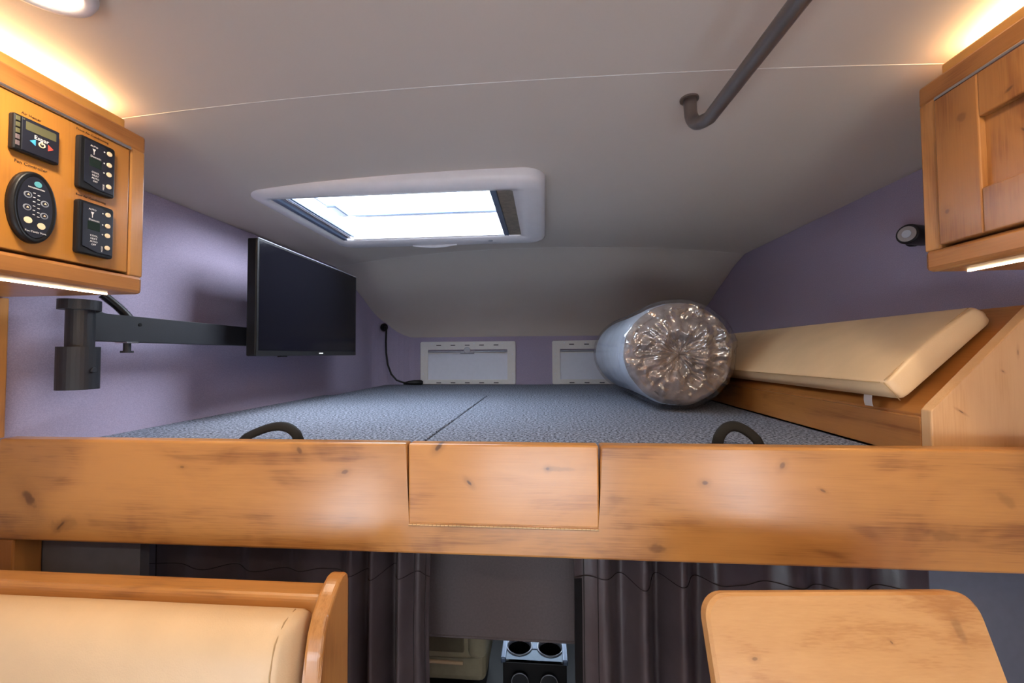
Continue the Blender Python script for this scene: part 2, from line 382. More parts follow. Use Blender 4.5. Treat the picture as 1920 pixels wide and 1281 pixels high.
# ------------------------------------------------------------------ front bunk windows
def bunk_window(idx, x0, label):
    x1 = x0+.649; z0, z1 = -.200, .088; y1 = 2.66; y0 = 2.646
    t = bpy.data.objects.new('window_%d' % idx, None); col.objects.link(t); WL[t] = Vector((x0+.32, 2.66, z0)); t.location = WL[t]; struct(t, label)
    gx0, gx1, gz0, gz1 = x0+.052, x1-.055, -.168, .033
    bm = bm_new()
    lo = [[(x, y1-.001, z) for x, z in rrect(x0, x1, z0, z1, .012)], [(x, y0+.003, z) for x, z in rrect(x0, x1, z0, z1, .012)],
          [(x, y0, z) for x, z in rrect(x0+.003, x1-.003, z0+.003, z1-.003, .010)],
          [(x, y0, z) for x, z in rrect(gx0, gx1, gz0, gz1, .004)], [(x, y1-.001, z) for x, z in rrect(gx0, gx1, gz0, gz1, .004)]]
    loft(bm, lo); finish('frame', bm, M['cream'], t)
    box('blind', gx0, gx1, y1-.004, y1-.001, gz0, gz1-.022, M['blind'], t)
    ln = cyl('roller_bar', (gx0, y1-.007, gz1-.013), (1, 0, 0), .0055, gx1-gx0, M['grey'], t, 12)
    box('blind_rail', gx0, gx1, y1-.010, y1-.003, gz1-.026, gz1-.019, M['cream'], t)
    lt = box('latch', (gx0+gx1)/2-.048, (gx0+gx1)/2+.048, y0-.004, y1-.004, gz1-.028, gz1-.008, M['grey'], t, .004)
    cyl('latch_knob', ((gx0+gx1)/2, y0-.010, gz1-.004), (0, 1, 0), .022, .014, M['grey'], lt, 20, bev=.003)
    for zz in (.063, -.189):
        for k in range(5):
            xx = x0 + .128 + k*.0975
            box('vent_slot', xx-.016, xx+.016, y0-.0006, y0+.002, zz-.003, zz+.003, M['slot'], t)
    for xx, zz in ((x0+.08, .073), (x0+.22, .073), (x0+.37, .073), (x0+.56, .073), (x0+.02, 0), (x0+.02, -.13), (x1-.02, 0), (x1-.02, -.13)):
        cyl('screw', (xx, y0-.001, zz), (0, 1, 0), .004, .003, M['blind'], t, 10)
    return t
bunk_window(1, -.841, 'white framed bunk window with closed blind, nearest the power cord')
bunk_window(2, .050, 'white framed bunk window partly hidden behind the plastic wrapped roll')

# ------------------------------------------------------------------ roof hatch
h = thing('roof_hatch', (-.45, 1.43, .48), 'bright white framed roof hatch letting daylight into the bunk ceiling', 'skylight')
bm = bm_new()
loops = []
for x0, x1, y0, y1, z, r in ((-.917, .007, 1.103, 1.757, .54, .07), (-.917, .007, 1.103, 1.757, .507, .07), (-.911, .001, 1.109, 1.750, .496, .066), (-.900, -.010, 1.120, 1.735, .489, .058),
                             (-.875, -.045, 1.142, 1.680, .4845, .035), (-.850, -.090, 1.160, 1.622, .486, .012), (-.850, -.090, 1.160, 1.622, .495, .012), (-.868, -.072, 1.142, 1.638, .500, .012), (-.868, -.072, 1.142, 1.638, .603, .012)):
    loops.append([(x, y, z) for x, y in rrect(x0, x1, y0, y1, r, 8)])
loft(bm, loops); finish('frame', bm, M['white'], h, True)
bm = bm_new()
loft(bm, [[(x, y, z) for x, y in rrect(a, b, c, d, .015, 5)] for a, b, c, d, z in ((-.875, -.065, 1.136, 1.644, .600), (-.875, -.065, 1.136, 1.644, .607), (-.862, -.078, 1.148, 1.632, .607), (-.862, -.078, 1.148, 1.632, .600))], True)
finish('gasket', bm, M['steelblue'], h)
bm = bm_new()
lid = [[(x, y, .612 + dz) for x, y in rrect(-.91+i, -.03-i, 1.10+i, 1.69-i, .04, 6)] for i, dz in ((0, 0), (.02, .03), (.06, .05), (.12, .06))]
L = loft(bm, lid); bm.faces.new(L[-1]); finish('lid', bm, M['pane'], h, True)
box('blind_cassette', -.140, -.088, 1.164, 1.618, .490, .512, M['blindbrown'], h, .003)
box('cassette_rail', -.160, -.140, 1.164, 1.618, .488, .506, M['steelblue'], h, .002)
box('screen_rail', -.848, -.830, 1.164, 1.618, .488, .500, M['steelblue'], h, .002)
box('screen_channel', -.828, -.812, 1.164, 1.618, .494, .508, M['chrome'], h, .002)
box('screen_channel', -.808, -.800, 1.164, 1.618, .500, .512, M['steelblue'], h, .002)
box('far_channel', -.80, -.162, 1.610, 1.620, .490, .506, M['white'], h, .002)
box('lid_latch', -.805, -.765, 1.40, 1.50, .550, .562, M['steelblue'], h, .004)
tube('lid_stay', [(-.80, 1.628, .598), (-.166, 1.628, .598)], .0042, M['steelblue'], h, 8)
bm = bm_new()
atube(bm, [(-.58+.2*i/12, 1.72+.004*math.sin(math.pi*i/12), .487-.003*math.sin(math.pi*i/12)) for i in range(13)], [.003+.006*math.sin(math.pi*i/12) for i in range(13)], 8)
finish('pull_handle', bm, M['white'], h, True)
cyl('lock_button', (-.225, 1.672, .483), (0, 0, 1), .010, .01, M['grey'], h, 14)

# ------------------------------------------------------------------ overhead cabinets
def led(name, x0, x1, y0, y1, z0, z1, label, group, up, power):
    t = thing(name, ((x0+x1)/2, (y0+y1)/2, z0), label, 'light', group)
    ch = box('channel', x0, x1, y0, y1, z0 if up else z0+.002, z1-.002 if up else z1, M['white'], t)
    box('diffuser', x0, x1, y0, y1, z1-.002 if up else z0, z1 if up else z0+.002, M['led'], t)
    ld = bpy.data.lights.new(name+'_light', 'AREA'); ld.shape = 'RECTANGLE'; ld.size = (x1-x0)*.6; ld.size_y = y1-y0; ld.energy = power; ld.color = WARM
    lo = bpy.data.objects.new(name+'_light', ld); col.objects.link(lo); lo.parent = t
    lo.location = Vector(((x0+x1)/2, (y0+y1)/2, z1+.003 if up else z0-.0015)) - WL[t]
    if up: lo.rotation_euler = (math.pi, 0, 0)
    return t
def cab(side):
    s = 1 if side == 'L' else -1      # direction the face looks (+x for left)
    xf = -.805 if side == 'L' else .652
    xw = XL if side == 'L' else XR
    z0, z1 = (.125, .445) if side == 'L' else (.135, .455)
    y0, y1 = -1.0, .735
    X = lambda a: xf - s*a            # depth behind face
    def bx(name, d0, d1, ya, yb, za, zb, m, p, bev=0.0):
        a, b = sorted((X(d0), X(d1))); return box(name, a, b, ya, yb, za, zb, m, p, bev)
    t = thing('overhead_cabinet', ((xf+xw)/2, (y0+y1)/2, z0),
              'honey wood overhead cabinet carrying the control panels' if side == 'L' else 'honey wood overhead cabinet with a knotty shaker door', 'cabinet', 'overhead cabinets')
    a, b = sorted((X(.02), xw+s*.001))
    box('carcass', a, b, y0, y1, z0+.006, z1-.004, M['wood_y'], t)
    bx('bottom_rail', 0, .022, y0, y1, z0, z0+.036, M['wood_y'], t, .007)
    bx('top_rail', 0, .022, y0, y1, z1-.034, z1, M['wood_y'], t, .004)
    bx('stile', .0004, .0215, y1-.028, y1-.0003, z0+.034, z1-.032, M['wood_z'], t, .003)
    bx('stile', .0004, .0215, .27, .30, z0+.034, z1-.032, M['wood_z'], t, .003)
    a, b = sorted((X(.022), xw+s*.002))
    box('bottom_panel', a, b, y0, y1-.001, z0+.001, z0+.009, M['wood_y'], t)
    zd0, zd1 = z0+.039, z1-.040
    for ya, yb in ((.303, y1-.031), (-.45, .267)):
        if side == 'L':
            d = bx('control_panel' if yb > .4 else 'door', .0, .018, ya, yb, zd0, zd1, M['panel'], t, .0015)
        else:
            d = bx('door', .006, .018, ya, yb, zd0, zd1, M['door_r'], t, .001)
            wdt = .066
            for nm, (p, q, r_, u) in (('door_stile', (ya, ya+wdt, zd0, zd1)), ('door_stile', (yb-wdt, yb, zd0, zd1))):
                bx(nm, -.004, .007, p, q, r_, u, M['door_r'], d, .002)
            for p, q in ((zd0, zd0+wdt+.002), (zd1-wdt, zd1)):
                bx('door_rail', -.0038, .007, ya+wdt, yb-wdt, p, q, M['door_r'], d, .002)
        pull = bx('finger_pull', -.004, .012, ya, yb, zd1, zd1+.0055, M['chrome'], d, .001)
    # light shelf on top with front lip
    yt = .70
    bx('light_shelf', .02, .14, y0, yt, z1-.004, z1+.003, M['wood_y'], t)
    bx('front_lip', .006, .016, y0, yt, z1-.002, z1+.018, M['lit_lip'], t, .003)
    led('led_strip', *sorted((X(.05), X(.062))), y0+.05, yt-.02, z1+.0035, z1+.009,
        'warm LED strip hidden on top of the %s, washing the ceiling' % ('control panel cabinet' if side == 'L' else 'knotty door cabinet'), 'cove LED strips', True, P_COVE)
    led('led_strip', *sorted((X(.062), X(.066))), y0+.05, .722 if side == 'L' else .730, z0-.0006, z0+.001,
        'thin warm LED strip glowing under the %s' % ('control panel cabinet' if side == 'L' else 'knotty door cabinet'), 'under cabinet LED strips', False, P_UNDER)
    return t
cabL = cab('L'); cabR = cab('R')

# ------------------------------------------------------------------ control devices on the left cabinet
FX = -.805
def fbox(name, y0, y1, z0, z1, d0, d1, m, p, bev=0, seg=2): return box(name, FX+d0, FX+d1, y0, y1, z0, z1, m, p, bev, seg)
def ftext(s, size, y, z, d, m, p, name='lettering', align='CENTER', rot=0):
    xd = (0, 1, 0) if not rot else (0, 0, 1); yd = (0, 0, 1) if not rot else (0, -1, 0)
    return text(name, s, size, (FX+d, y, z), xd, yd, m, p, align)
def fdisc(name, y, z, r, d0, d1, m, p, n=20): return cyl(name, (FX+d0, y, z), (1, 0, 0), r, d1-d0, m, p, n)
cp = [o for o in cabL.children if o.name.startswith('control_panel')][0]
for s, y, z, sz in (('Air Heater', .5545, .379, .0056), ('Fan Controller', .556, .300, .0068), ('Front Air Conditioning', .640, .3955, .0055), ('Rear Air Conditioning', .640, .2815, .0053)):
    ftext(s, sz, y, z, .0004, M['dark_ink'], cp)
def ac(z1, label):
    y0, y1 = .613, .670; z0 = z1-.0935
    t = thing('climate_controller', (FX, (y0+y1)/2, z0), label, 'thermostat', 'climate controllers')
    prism('casing', [(y, z) for y, z in rrect(y0, y1, z0, z1, .005, 4)], 'x', FX, FX+.010, M['black'], t, .002)
    prism('keypad', [(y0+.007, z0+.014), (y0+.030, z0+.0065), (y1-.003, z0+.0065), (y1-.003, z1-.014), (y0+.036, z1-.005), (y0+.007, z1-.005)], 'x', FX+.0095, FX+.0112, M['navy'], t)
    d = .0112
    for f in (.15, .37, .56, .80):
        b = cyl('button', (FX+d-.0005, y1-.0115, z1-f*.0935), (1, 0, 0), .0042, .0022, M['btn'], t, 18, bev=.0006)
    fbox('display', y0+.014, y0+.033, z1-.049, z1-.034, d-.0002, d+.0004, M['lcd'], t)
    ftext('AUTO', .0042, y0+.021, z1-.014, d+.0001, M['white_ink'], t)
    prism('fan_mark', [(y0+.0185, z1-.017), (y0+.0235, z1-.017), (y0+.0215, z1-.022), (y0+.0215, z1-.027), (y0+.0205, z1-.027), (y0+.0205, z1-.022)], 'x', FX+d-.0002, FX+d+.0002, M['white_ink'], t)
    ftext('Dometic', .0048, y0+.024, z1-.0325, d+.0001, M['white_ink'], t)
    for k, s in enumerate(('COOL', 'HEAT', 'AUTO', 'OFF')): ftext(s, .0043, y0+.024, z1-.060-k*.0052, d+.0001, M['white_ink'], t)
    ftext('MODE', .0036, y1-.0185, z1-.079, d+.0001, M['white_ink'], t, rot=1)
    for f in (.15, .37, .56): fdisc('button_mark', y1-.0195, z1-f*.0935, .0012, d-.0002, d+.0002, M['white_ink'], t, 8)
ac(.3865, 'upper of the two black climate controllers with cream buttons')
ac(.2735, 'lower of the two black climate controllers with cream buttons')
# heater controller
t = thing('heater_controller', (FX, .556, .316), 'small black heater controller with blue and red arrow keys', 'controller')
fbox('casing', .527, .585, .316, .372, 0, .010, M['black'], t, .0025)
for k in range(5): fbox('side_rib', .5295, .5345, .323+k*.0095, .3305+k*.0095, .0095, .0112, M['lcd2'] if k > 1 else M['brown'], t, .0008)
fbox('face', .5365, .5835, .319, .3705, .0095, .0108, M['navy'], t, .0006)
fbox('display', .541, .579, .3525, .3655, .0105, .0112, M['lcd2'], t)
ftext('Espar', .0085, .5605, .3435, .0110, M['white_ink'], t)
prism('down_arrow', [(.546, .3375), (.553, .3425), (.553, .3325)], 'x', FX+.0106, FX+.0114, M['blue'], t)
prism('up_arrow', [(.576, .3375), (.569, .3425), (.569, .3325)], 'x', FX+.0106, FX+.0114, M['red'], t)
bm = bm_new()
atube(bm, [(FX+.0112, .561+.0036*math.cos(a), .3375+.0036*math.sin(a)) for a in [math.pi*2*k/16+1.9 for k in range(15)]], .0010, 6)
finish('power_ring', bm, M['btn'], t, True); fbox('power_bar', .5605, .5615, .338, .3435, .0108, .0118, M['btn'], t)
fdisc('indicator', .5385, .367, .0012, .0106, .0114, M['lcd2'], t, 8)
# oval fan controller
t = thing('fan_controller', (FX, .5555, .179), 'oval black fan controller with many small round keys', 'controller')
oc = (.5555, .2355)
def oval(a, b, n=40): return [(oc[0]+a*math.cos(2*math.pi*k/n), oc[1]+b*math.sin(2*math.pi*k/n)) for k in range(n)]
bm = bm_new()
L = loft(bm, [[(FX+d, y, z) for y, z in oval(a, b)] for a, b, d in ((.0290, .0565, 0), (.0290, .0565, .006), (.0275, .055, .0105), (.0250, .0525, .0115), (.0235, .051, .0105))])
bm.faces.new(L[-1]); bm.faces.new(L[0]); finish('casing', bm, M['black'], t, True)
bm = bm_new(); L = loft(bm, [[(FX+d, y, z) for y, z in oval(.0215, .048)] for d in (.0100, .0112)]); bm.faces.new(L[-1]); finish('keypad', bm, M['navy'], t)
def key(y, z, r, m, ring=True):
    if ring: fdisc('key_ring', y, z, r, .0108, .0118, M['grey'], t)
    fdisc('key', y, z, r*.68, .0108, .0124, M['navy'], t)
    prism('key_arrow', [(y-r*.35, z-r*.2), (y+r*.35, z-r*.2), (y, z+r*.4)], 'x', FX+.0124, FX+.0127, m, t)
fdisc('power_key', .5575, .2725, .0046, .0108, .0120, M['teal'], t)
key(.5455, .2525, .0050, M['btn']); key(.5450, .2325, .0050, M['btn']); key(.5665, .2450, .0050, M['btn']); key(.5660, .2255, .0050, M['btn'])
for y, z in ((.5465, .2130), (.5630, .2080)): fdisc('round_key', y, z, .0050, .0108, .0120, M['btn'], t)
for k in range(6):
    fbox('scale_mark', .5520, .5548, .2570-k*.0068, .2580-k*.0068, .0110, .0115, M['white_ink'], t)
    fbox('scale_mark', .5575, .5605, .2550-k*.0068, .2560-k*.0068, .0110, .0115, M['white_ink'], t)
ftext('MAXIMUM FAN', .0030, .5560, .2645, .0113, M['white_ink'], t); ftext('Fan-Tastic Vent', .0042, .5565, .1955, .0113, M['white_ink'], t)

# ------------------------------------------------------------------ downlights: first one is seen, the others are added out of view for light
def downlight(x, y, label, show=True):
    z = ceil_z(x, y)
    t = thing('ceiling_downlight', (x, y, z-.015), label, 'light', 'ceiling downlights')
    bm = bm_new(); n = 40
    prof = [(.058, .004), (.060, -.004), (.057, -.011), (.048, -.014), (.044, -.010)]
    loft(bm, [[(x+r*math.cos(2*math.pi*k/n), y+r*math.sin(2*math.pi*k/n), z+d) for k in range(n)] for r, d in prof]); finish('trim_ring', bm, M['white'], t, True)
    cyl('lens', (x, y, z-.010), (0, 0, 1), .0445, .004, M['lens'], t, 36)
    ld = bpy.data.lights.new('downlight_bulb', 'AREA'); ld.shape = 'DISK'; ld.size = .08; ld.energy = P_DOWN; ld.color = (1, .86, .68)
    lo = bpy.data.objects.new('downlight_bulb', ld); col.objects.link(lo); lo.parent = t; lo.location = (0, 0, .0005)
downlight(-.652, .446, 'round lit ceiling downlight above the control panel cabinet')
downlight(.50, .36, 'added unseen downlight above the knotty door cabinet side')
downlight(-.652, -.45, 'added unseen downlight behind the viewer on the control panel side')
downlight(.50, -.45, 'added unseen downlight behind the viewer on the knotty door side')
downlight(-.05, -1.3, 'added unseen downlight in the rear middle of the cabin')

# ------------------------------------------------------------------ grab bar
t = thing('grab_bar', (.32, .45, .43), 'dark metal grab bar fixed lengthwise to the ceiling', 'handrail')
pts = [(.345, -.15, .440), (.335, .2, .440), (.3225, .507, .440), (.312, .76, .440)]
for k in range(1, 8):
    a = math.pi/2*k/7; pts.append((.312-.010*math.sin(a)-.004, .76+.055*math.sin(a), .440+.05*(1-math.cos(a))))
pts.append((.297, .817, .53))
tube('bar', pts, .0125, M['bronze'], t, 20)
cyl('wall_flange', (.297, .817, ceil_z(.297, .817)-.004), (0, 0, 1), .018, .006, M['bronze'], t, 24)

# ------------------------------------------------------------------ bunk rail with drop panel
RY0, RY1 = .735, .765; RZ0, RZ1 = -.370, -.166
t = thing('bunk_rail', (-.06, .75, RZ0), 'long knotty honey wood board across the front edge of the bunk', 'rail')
prism('board', [(XL+.001, RZ0), (XR-.001, RZ0), (XR-.001, RZ1), (.0985, RZ1), (.0985, -.3170), (-.2595, -.3170), (-.2595, RZ1), (XL+.001, RZ1)], 'y', RY0, RY1, M['rail'], t, .005, 3)
dp = tag(box('drop_panel', -.2562, .0952, RY0, RY1-.002, -.3140, RZ1-.0005, M['drop'], t, .003), 'knotty hinged drop panel in the middle of the rail')
bm = bm_new()
for k in range(46):
    xa = -.2550+k*.0076
    if xa < .093: atube(bm, [(xa, RY0-.0008, -.3158), (xa+.0068, RY0-.0008, -.3158)], .0022, 8)
tag(finish('piano_hinge', bm, M['brass'], dp), 'thin metal piano hinge')

# ------------------------------------------------------------------ carpeted bunk panels with strap handles
def bunkpanel(x0, x1, y0, y1, label):
    return tag(box('carpeted_bed', x0, x1, y0, y1, -.2215, -.200, M['carpet'], None, .004), label, 'bed', 'carpeted bed sections')
pa = bunkpanel(XL+.002, -.2825, .768, 1.948, 'grey blue carpeted bed section lying under the television')
pb = bunkpanel(-.2775, .692, .768, 1.948, 'grey blue carpeted bed section lying under the plastic wrapped roll')
pc = bunkpanel(-1.07, .95, 1.953, 2.640, 'narrow grey blue carpeted bed section along the front windows')
def strap(x0, x1, hgt, parent, skew):
    pts = []
    for k in range(15):
        u = k/14; a = math.pi*u
        x = x0+(x1-x0)*u; z = -.201 + hgt*math.sin(a)**.55*(1+skew*(u-.5)); pts.append((x, .885+.012*math.sin(a), z))
    bm = bm_new(); atube(bm, pts, .0115, 10, up=(0, -.75, .65), flat=.36); finish('strap_handle', bm, M['strap'], parent, True)
strap(-.712, -.566, .034, pa, .75); strap(.362, .452, .043, pb, -.3)

# ------------------------------------------------------------------ television, mount, hose, cord
t = thing('television', (-.917, 1.51, 0), 'flat black television turned off beside the lavender wall', 'television')
box('housing', -.936, -.903, 1.18, 1.84, .0, .3755, M['black'], t, .004)
box('bezel', -.9035, -.9002, 1.180, 1.840, .0005, .375, M['black'], t, .001)
box('screen', -.9006, -.8996, 1.188, 1.832, .018, .368, M['screen'], t)
box('bezel_trim', -.9032, -.8985, 1.181, 1.839, .3742, .3762, M['grey'], t)
box('brand_badge', -.9003, -.8993, 1.528, 1.556, .0075, .0115, M['white_ink'], t)
box('sensor_foot', -.915, -.903, 1.30, 1.335, -.004, .001, M['black'], t)
box('rear_plate', -.985, -.935, 1.27, 1.47, .03, .20, M['blackm'], t, .003)
t = thing('television_mount', (-1.02, .80, -.07), 'black steel swing arm mount carrying the television', 'mount')
cyl('mount_base', (-1.02, .795, -.070), (0, 0, 1), .0345, .093, M['blackm'], t, 32)
cyl('post', (-1.02, .797, .02), (0, 0, 1), .0235, .106, M['blackm'], t, 28)
cyl('top_cap', (-1.02, .795, .104), (0, 0, 1), .0345, .0215, M['blackm'], t, 32)
prism('arm', [(.800, .036), (1.38, .034), (1.38, .097), (.838, .098), (.826, .104), (.80, .106)], 'x', -1.030, -1.004, M['blackm'], t, .002)
box('arm_head', -1.03, -.986, 1.33, 1.40, .032, .12, M['blackm'], t, .004)
cyl('lock_knob', (-1.018, .895, .013), (0, 0, 1), .0075, .022, M['blackm'], t, 16)
cyl('knob_cap', (-1.018, .895, .010), (0, 0, 1), .0125, .005, M['blackm'], t, 20)
box('knob_washer', -1.034, -1.002, .880, .910, .0335, .0365, M['chrome'], t)
cyl('bolt', (-1.0045, .912, .080), (1, 0, 0), .0042, .002, M['black'], t, 12)
cyl('bolt', (-.9865, .796, -.028), (1, .02, 0), .0062, .005, M['blackm'], t, 14, bev=.0015)
hs = []
for k in range(60):
    u = k/59; hs.append(Vector((-1.055+.03*u, .868+.040*u+.006*math.sin(u*3), .150-.060*u)))
bm = bm_new(); atube(bm, hs, [.0105 if k % 2 else .0085 for k in range(60)], 12)
tag(finish('cable_conduit', bm, M['black'], None, True), 'short black corrugated conduit above the swing arm', 'conduit')
t = thing('power_cord', (-.98, 2.57, -.20), 'black power cord hanging from a wall outlet in the corner', 'cord')
nrm = Vector((.82, -.57, 0)).normalized(); sc_ = Vector((-1.062, 2.568, .186))
cyl('outlet', sc_-nrm*.006, nrm, .026, .014, M['black'], t, 24, bev=.003)
cyl('plug', sc_+nrm*.006-Vector((0, 0, .004)), nrm, .012, .016, M['blackm'], t, 14)
tube('cable', [sc_+nrm*.018+Vector(p) for p in ((0, 0, 0), (.004, 0, -.03), (.002, 0, -.10), (.006, -.004, -.17), (.020, -.010, -.25), (.045, -.015, -.31), (.08, -.012, -.350), (.12, -.004, -.3655), (.155, 0, -.372))], .0062, M['black'], t, 8)
bm = bm_new(); atube(bm, [(-.925, 2.555, -.187), (-.89, 2.565, -.183), (-.86, 2.575, -.182), (-.815, 2.59, -.183), (-.805, 2.593, -.184)], [.007, .014, .0165, .016, .010], 12)
finish('adapter', bm, M['black'], t, True)

# ------------------------------------------------------------------ plastic wrapped foam roll
t = thing('mattress_roll', (.46, 1.80, -.2), 'rolled foam mattress shrink wrapped in shiny clear plastic', 'mattress')
def roll_pt(a, y, rs):
    # slightly egg shaped, resting on the deck
    ca, sa = math.cos(a), math.sin(a)
    x = .462 + .199*rs*ca*(1+.04*sa); z = -.004 + .191*rs*sa
    return Vector((x, y, z))
YA, YZ = 1.385, 2.21
NA = 132
def roll_mesh(name, mat, off, crump, parent, mats=None):
    bm = bm_new(); rows = []
    prof = []
    for k in range(22): u = k/22; prof.append((u*.86, YA + .030*(1-u)**2*0 + .018*(u**3), 'e'))         # end face
    for k in range(9): a = math.pi/2*k/8; prof.append((.86+.14*math.sin(a), YA+.018+.052*(1-math.cos(a)), 'c'))
    for k in range(1, 34): u = k/33; prof.append((1.0-.015*math.sin(u*math.pi), YA+.07+(YZ-YA-.14)*u, 's'))
    for k in range(1, 9): a = math.pi/2*k/8; prof.append((1-.2*(1-math.cos(a)), YZ-.07+.07*math.sin(a), 'c'))
    prof.append((.4, YZ, 'c')); prof.append((.02, YZ, 'c'))
    for (rs, y, kind) in prof:
        row = []
        for i in range(NA):
            a = 2*math.pi*i/NA
            p = roll_pt(a, y, max(rs, .012))
            n = Vector((math.cos(a), 0, math.sin(a)))
            if kind == 'e': n = Vector((n.x*.15, -1, n.z*.15)).normalized()
            elif kind == 'c' and y < 1.6: n = (n + Vector((0, -1, 0))*max(0, 1-(y-YA)/.07)).normalized()
            d = 0
            if crump:
                wgt = 1.0 if kind == 'e' else (.9 if (kind == 'c' and y < 1.6) else .10)
                rr = Vector((rs*math.cos(a), 0, rs*math.sin(a)))
                q = Vector((p.x, p.y*.5, p.z))
                f1 = 1-abs(noise.noise(q*13 + Vector((3, 0, 1)))*2); f2 = 1-abs(noise.noise(q*31+Vector((7, 2, 5)))*2); f3 = 1-abs(noise.noise(q*70)*2)
                rad = 1-abs(noise.noise(Vector((math.cos(a)*4.5, math.sin(a)*4.5, rs*1.3)))*2)      # creases gathered to the middle
                edge = min(1, max(0, (1.02-rs)*6)); d = wgt*edge*(.016*f1 + crump*(.013*f2**2 + .007*f3) + .016*rad**3*min(1, rs*2)*(1-rs) - .016)
                if kind == 's': d = .0012*math.sin(y*150+noise.noise(Vector((a*2, y*6, 0)))*4) + .0015*noise.noise(Vector((math.cos(a)*6, y*18, math.sin(a)*6)))
                if kind == 'e': d -= .028*max(0, 1-rs*2.6)
            row_p = p + n*(d+off)
            row_p.z = max(row_p.z, -.1995)
            row.append(bm.verts.new(row_p))
        rows.append(row)
    for r0, r1 in zip(rows, rows[1:]):
        for i in range(NA):
            f = bm.faces.new((r0[i], r0[(i+1) % NA], r1[(i+1) % NA], r1[i]))
            if mats and sum(v.co.y for v in f.verts)/4 < YA+.045: f.material_index = 1
    bm.faces.new(rows[0]); bm.faces.new(rows[-1])
    return finish(name, bm, mat, parent, True, mats)
roll_mesh('foam_roll', M['foam'], -.010, .5, t, [M['foamend']])
roll_mesh('plastic_wrap', M['film'], .003, 1.0, t)

# ------------------------------------------------------------------ sloped bench with cushion on the right
t = thing('cushion_bench', (.85, 1.5, -.2), 'wooden wedge bench along the purple wall, carrying the sloped cushion', 'bench')
prism('end_panel', [(.697, -.199), (.697, -.108), (.704, -.102), (.905, .108), (XR-.001, .108), (XR-.001, -.199)], 'y', .785, .806, M['pale'], t, .0025)
bm = bm_new()
abox(bm, .697, .712, .806, 2.44, -.199, -.122, .002)
finish('front_board', bm, M['wood_y'], t)
prism('sloped_board', [(.704, -.128), (.704, -.118), (.900, .086), (.910, .082), (.716, -.130)], 'y', .806, 2.40, M['wood_y'], t, .001)
box('back_shelf', .90, XR-.001, .806, 2.40, .074, .086, M['wood_y'], t, .001)
cu = thing('bolster_cushion', (.765, 1.4, -.1), 'tan leather cushion lying sloped on the wooden bench', 'cushion')
cs = [(.6640, -.0610), (.8350, .0890), (.8650, .0600), (.6940, -.0965)]
bm = bm_new()
def cush(y, inset):
    cx = sum(p[0] for p in cs)/4; cz = sum(p[1] for p in cs)/4
    out = []
    ns = len(cs)
    for i in range(ns):
        p0 = Vector(cs[i]); pm = Vector(cs[i-1]); pn = Vector(cs[(i+1) % ns]); r = .011
        a = p0+(pm-p0).normalized()*r; b = p0+(pn-p0).normalized()*r
        for k in range(5):
            u = k/4; q = a*(1-u)**2+p0*2*u*(1-u)+b*u*u; out.append(q)
        for k in range(1, 8):
            u = k/8; q0 = Vector(cs[i]); q1 = Vector(cs[(i+1) % ns]); L_ = (q1-q0).length
            e0 = q0+(q1-q0)*(r/L_); e1 = q1-(q1-q0)*(r/L_)
            nrm2 = Vector((-(q1-q0).y, (q1-q0).x)).normalized()
            bul = .008 if i == 0 else (.003 if i in (1, 3) else 0)
            out.append(e0+(e1-e0)*u + nrm2*bul*math.sin(math.pi*u))
    return [(cx+(q.x-cx)*(1-inset), y, cz+(q.y-cz)*(1-inset)) for q in out]
ys = [(.838, .16), (.8395, .07), (.843, .02), (.850, 0)] + [(.85+1.30*k/20, 0) for k in range(1, 21)] + [(2.157, .02), (2.160, .1)]
L = loft(bm, [cush(y, i) for y, i in ys]); bm.faces.new(L[0]); bm.faces.new(L[-1])
finish('cover', bm, M['tan'], cu, True)
tube('seam', [(.666+.170*u, .8435+.0015*math.sin(math.pi*u), -.0565+.150*u+.003*math.sin(math.pi*u)) for u in [k/12*.93 for k in range(13)]], .0011, M['tanseam'], cu, 6)
tube('seam', [(.6625, .85+1.25*k/12, -.0610) for k in range(13)], .0011, M['tanseam'], cu, 6)
tube('seam', [(.6640, .8425, -.0610), (.680, .8405, -.080), (.6925, .842, -.0955)], .0011, M['tanseam'], cu, 6)
bm = bm_new()
vs = [[bm.verts.new((.690-.004*math.sin(k*.5)-.004*k/4, .905+(.022 if s else 0)-.012*k/4, -.092-.022*k/4)) for s in (0, 1)] for k in range(5)]
for a, b in zip(vs, vs[1:]): bm.faces.new((a[0], a[1], b[1], b[0]))
bmesh.ops.solidify(bm, geom=list(bm.faces), thickness=.001)
finish('fabric_tag', bm, M['white'], cu)

# reading lamp on the right wall
t = thing('reading_lamp', (.97, 1.13, .28), 'small unlit black reading spotlight on the purple wall', 'lamp')
ax = Vector((.90, .40, .02)).normalized(); c0 = Vector((.935, 1.098, .303))
cyl('lamp_body', c0, ax, .0255, .075, M['black'], t, 28, bev=.004)
cyl('lens', c0-ax*.0015, ax, .0195, .003, M['lamp_lens'], t, 24)
cyl('lens_core', c0-ax*.003, ax, .010, .002, M['grey'], t, 16)
cyl('wall_plate', (.990, 1.15, .305), (1, 0, 0), .022, .010, M['black'], t, 20)

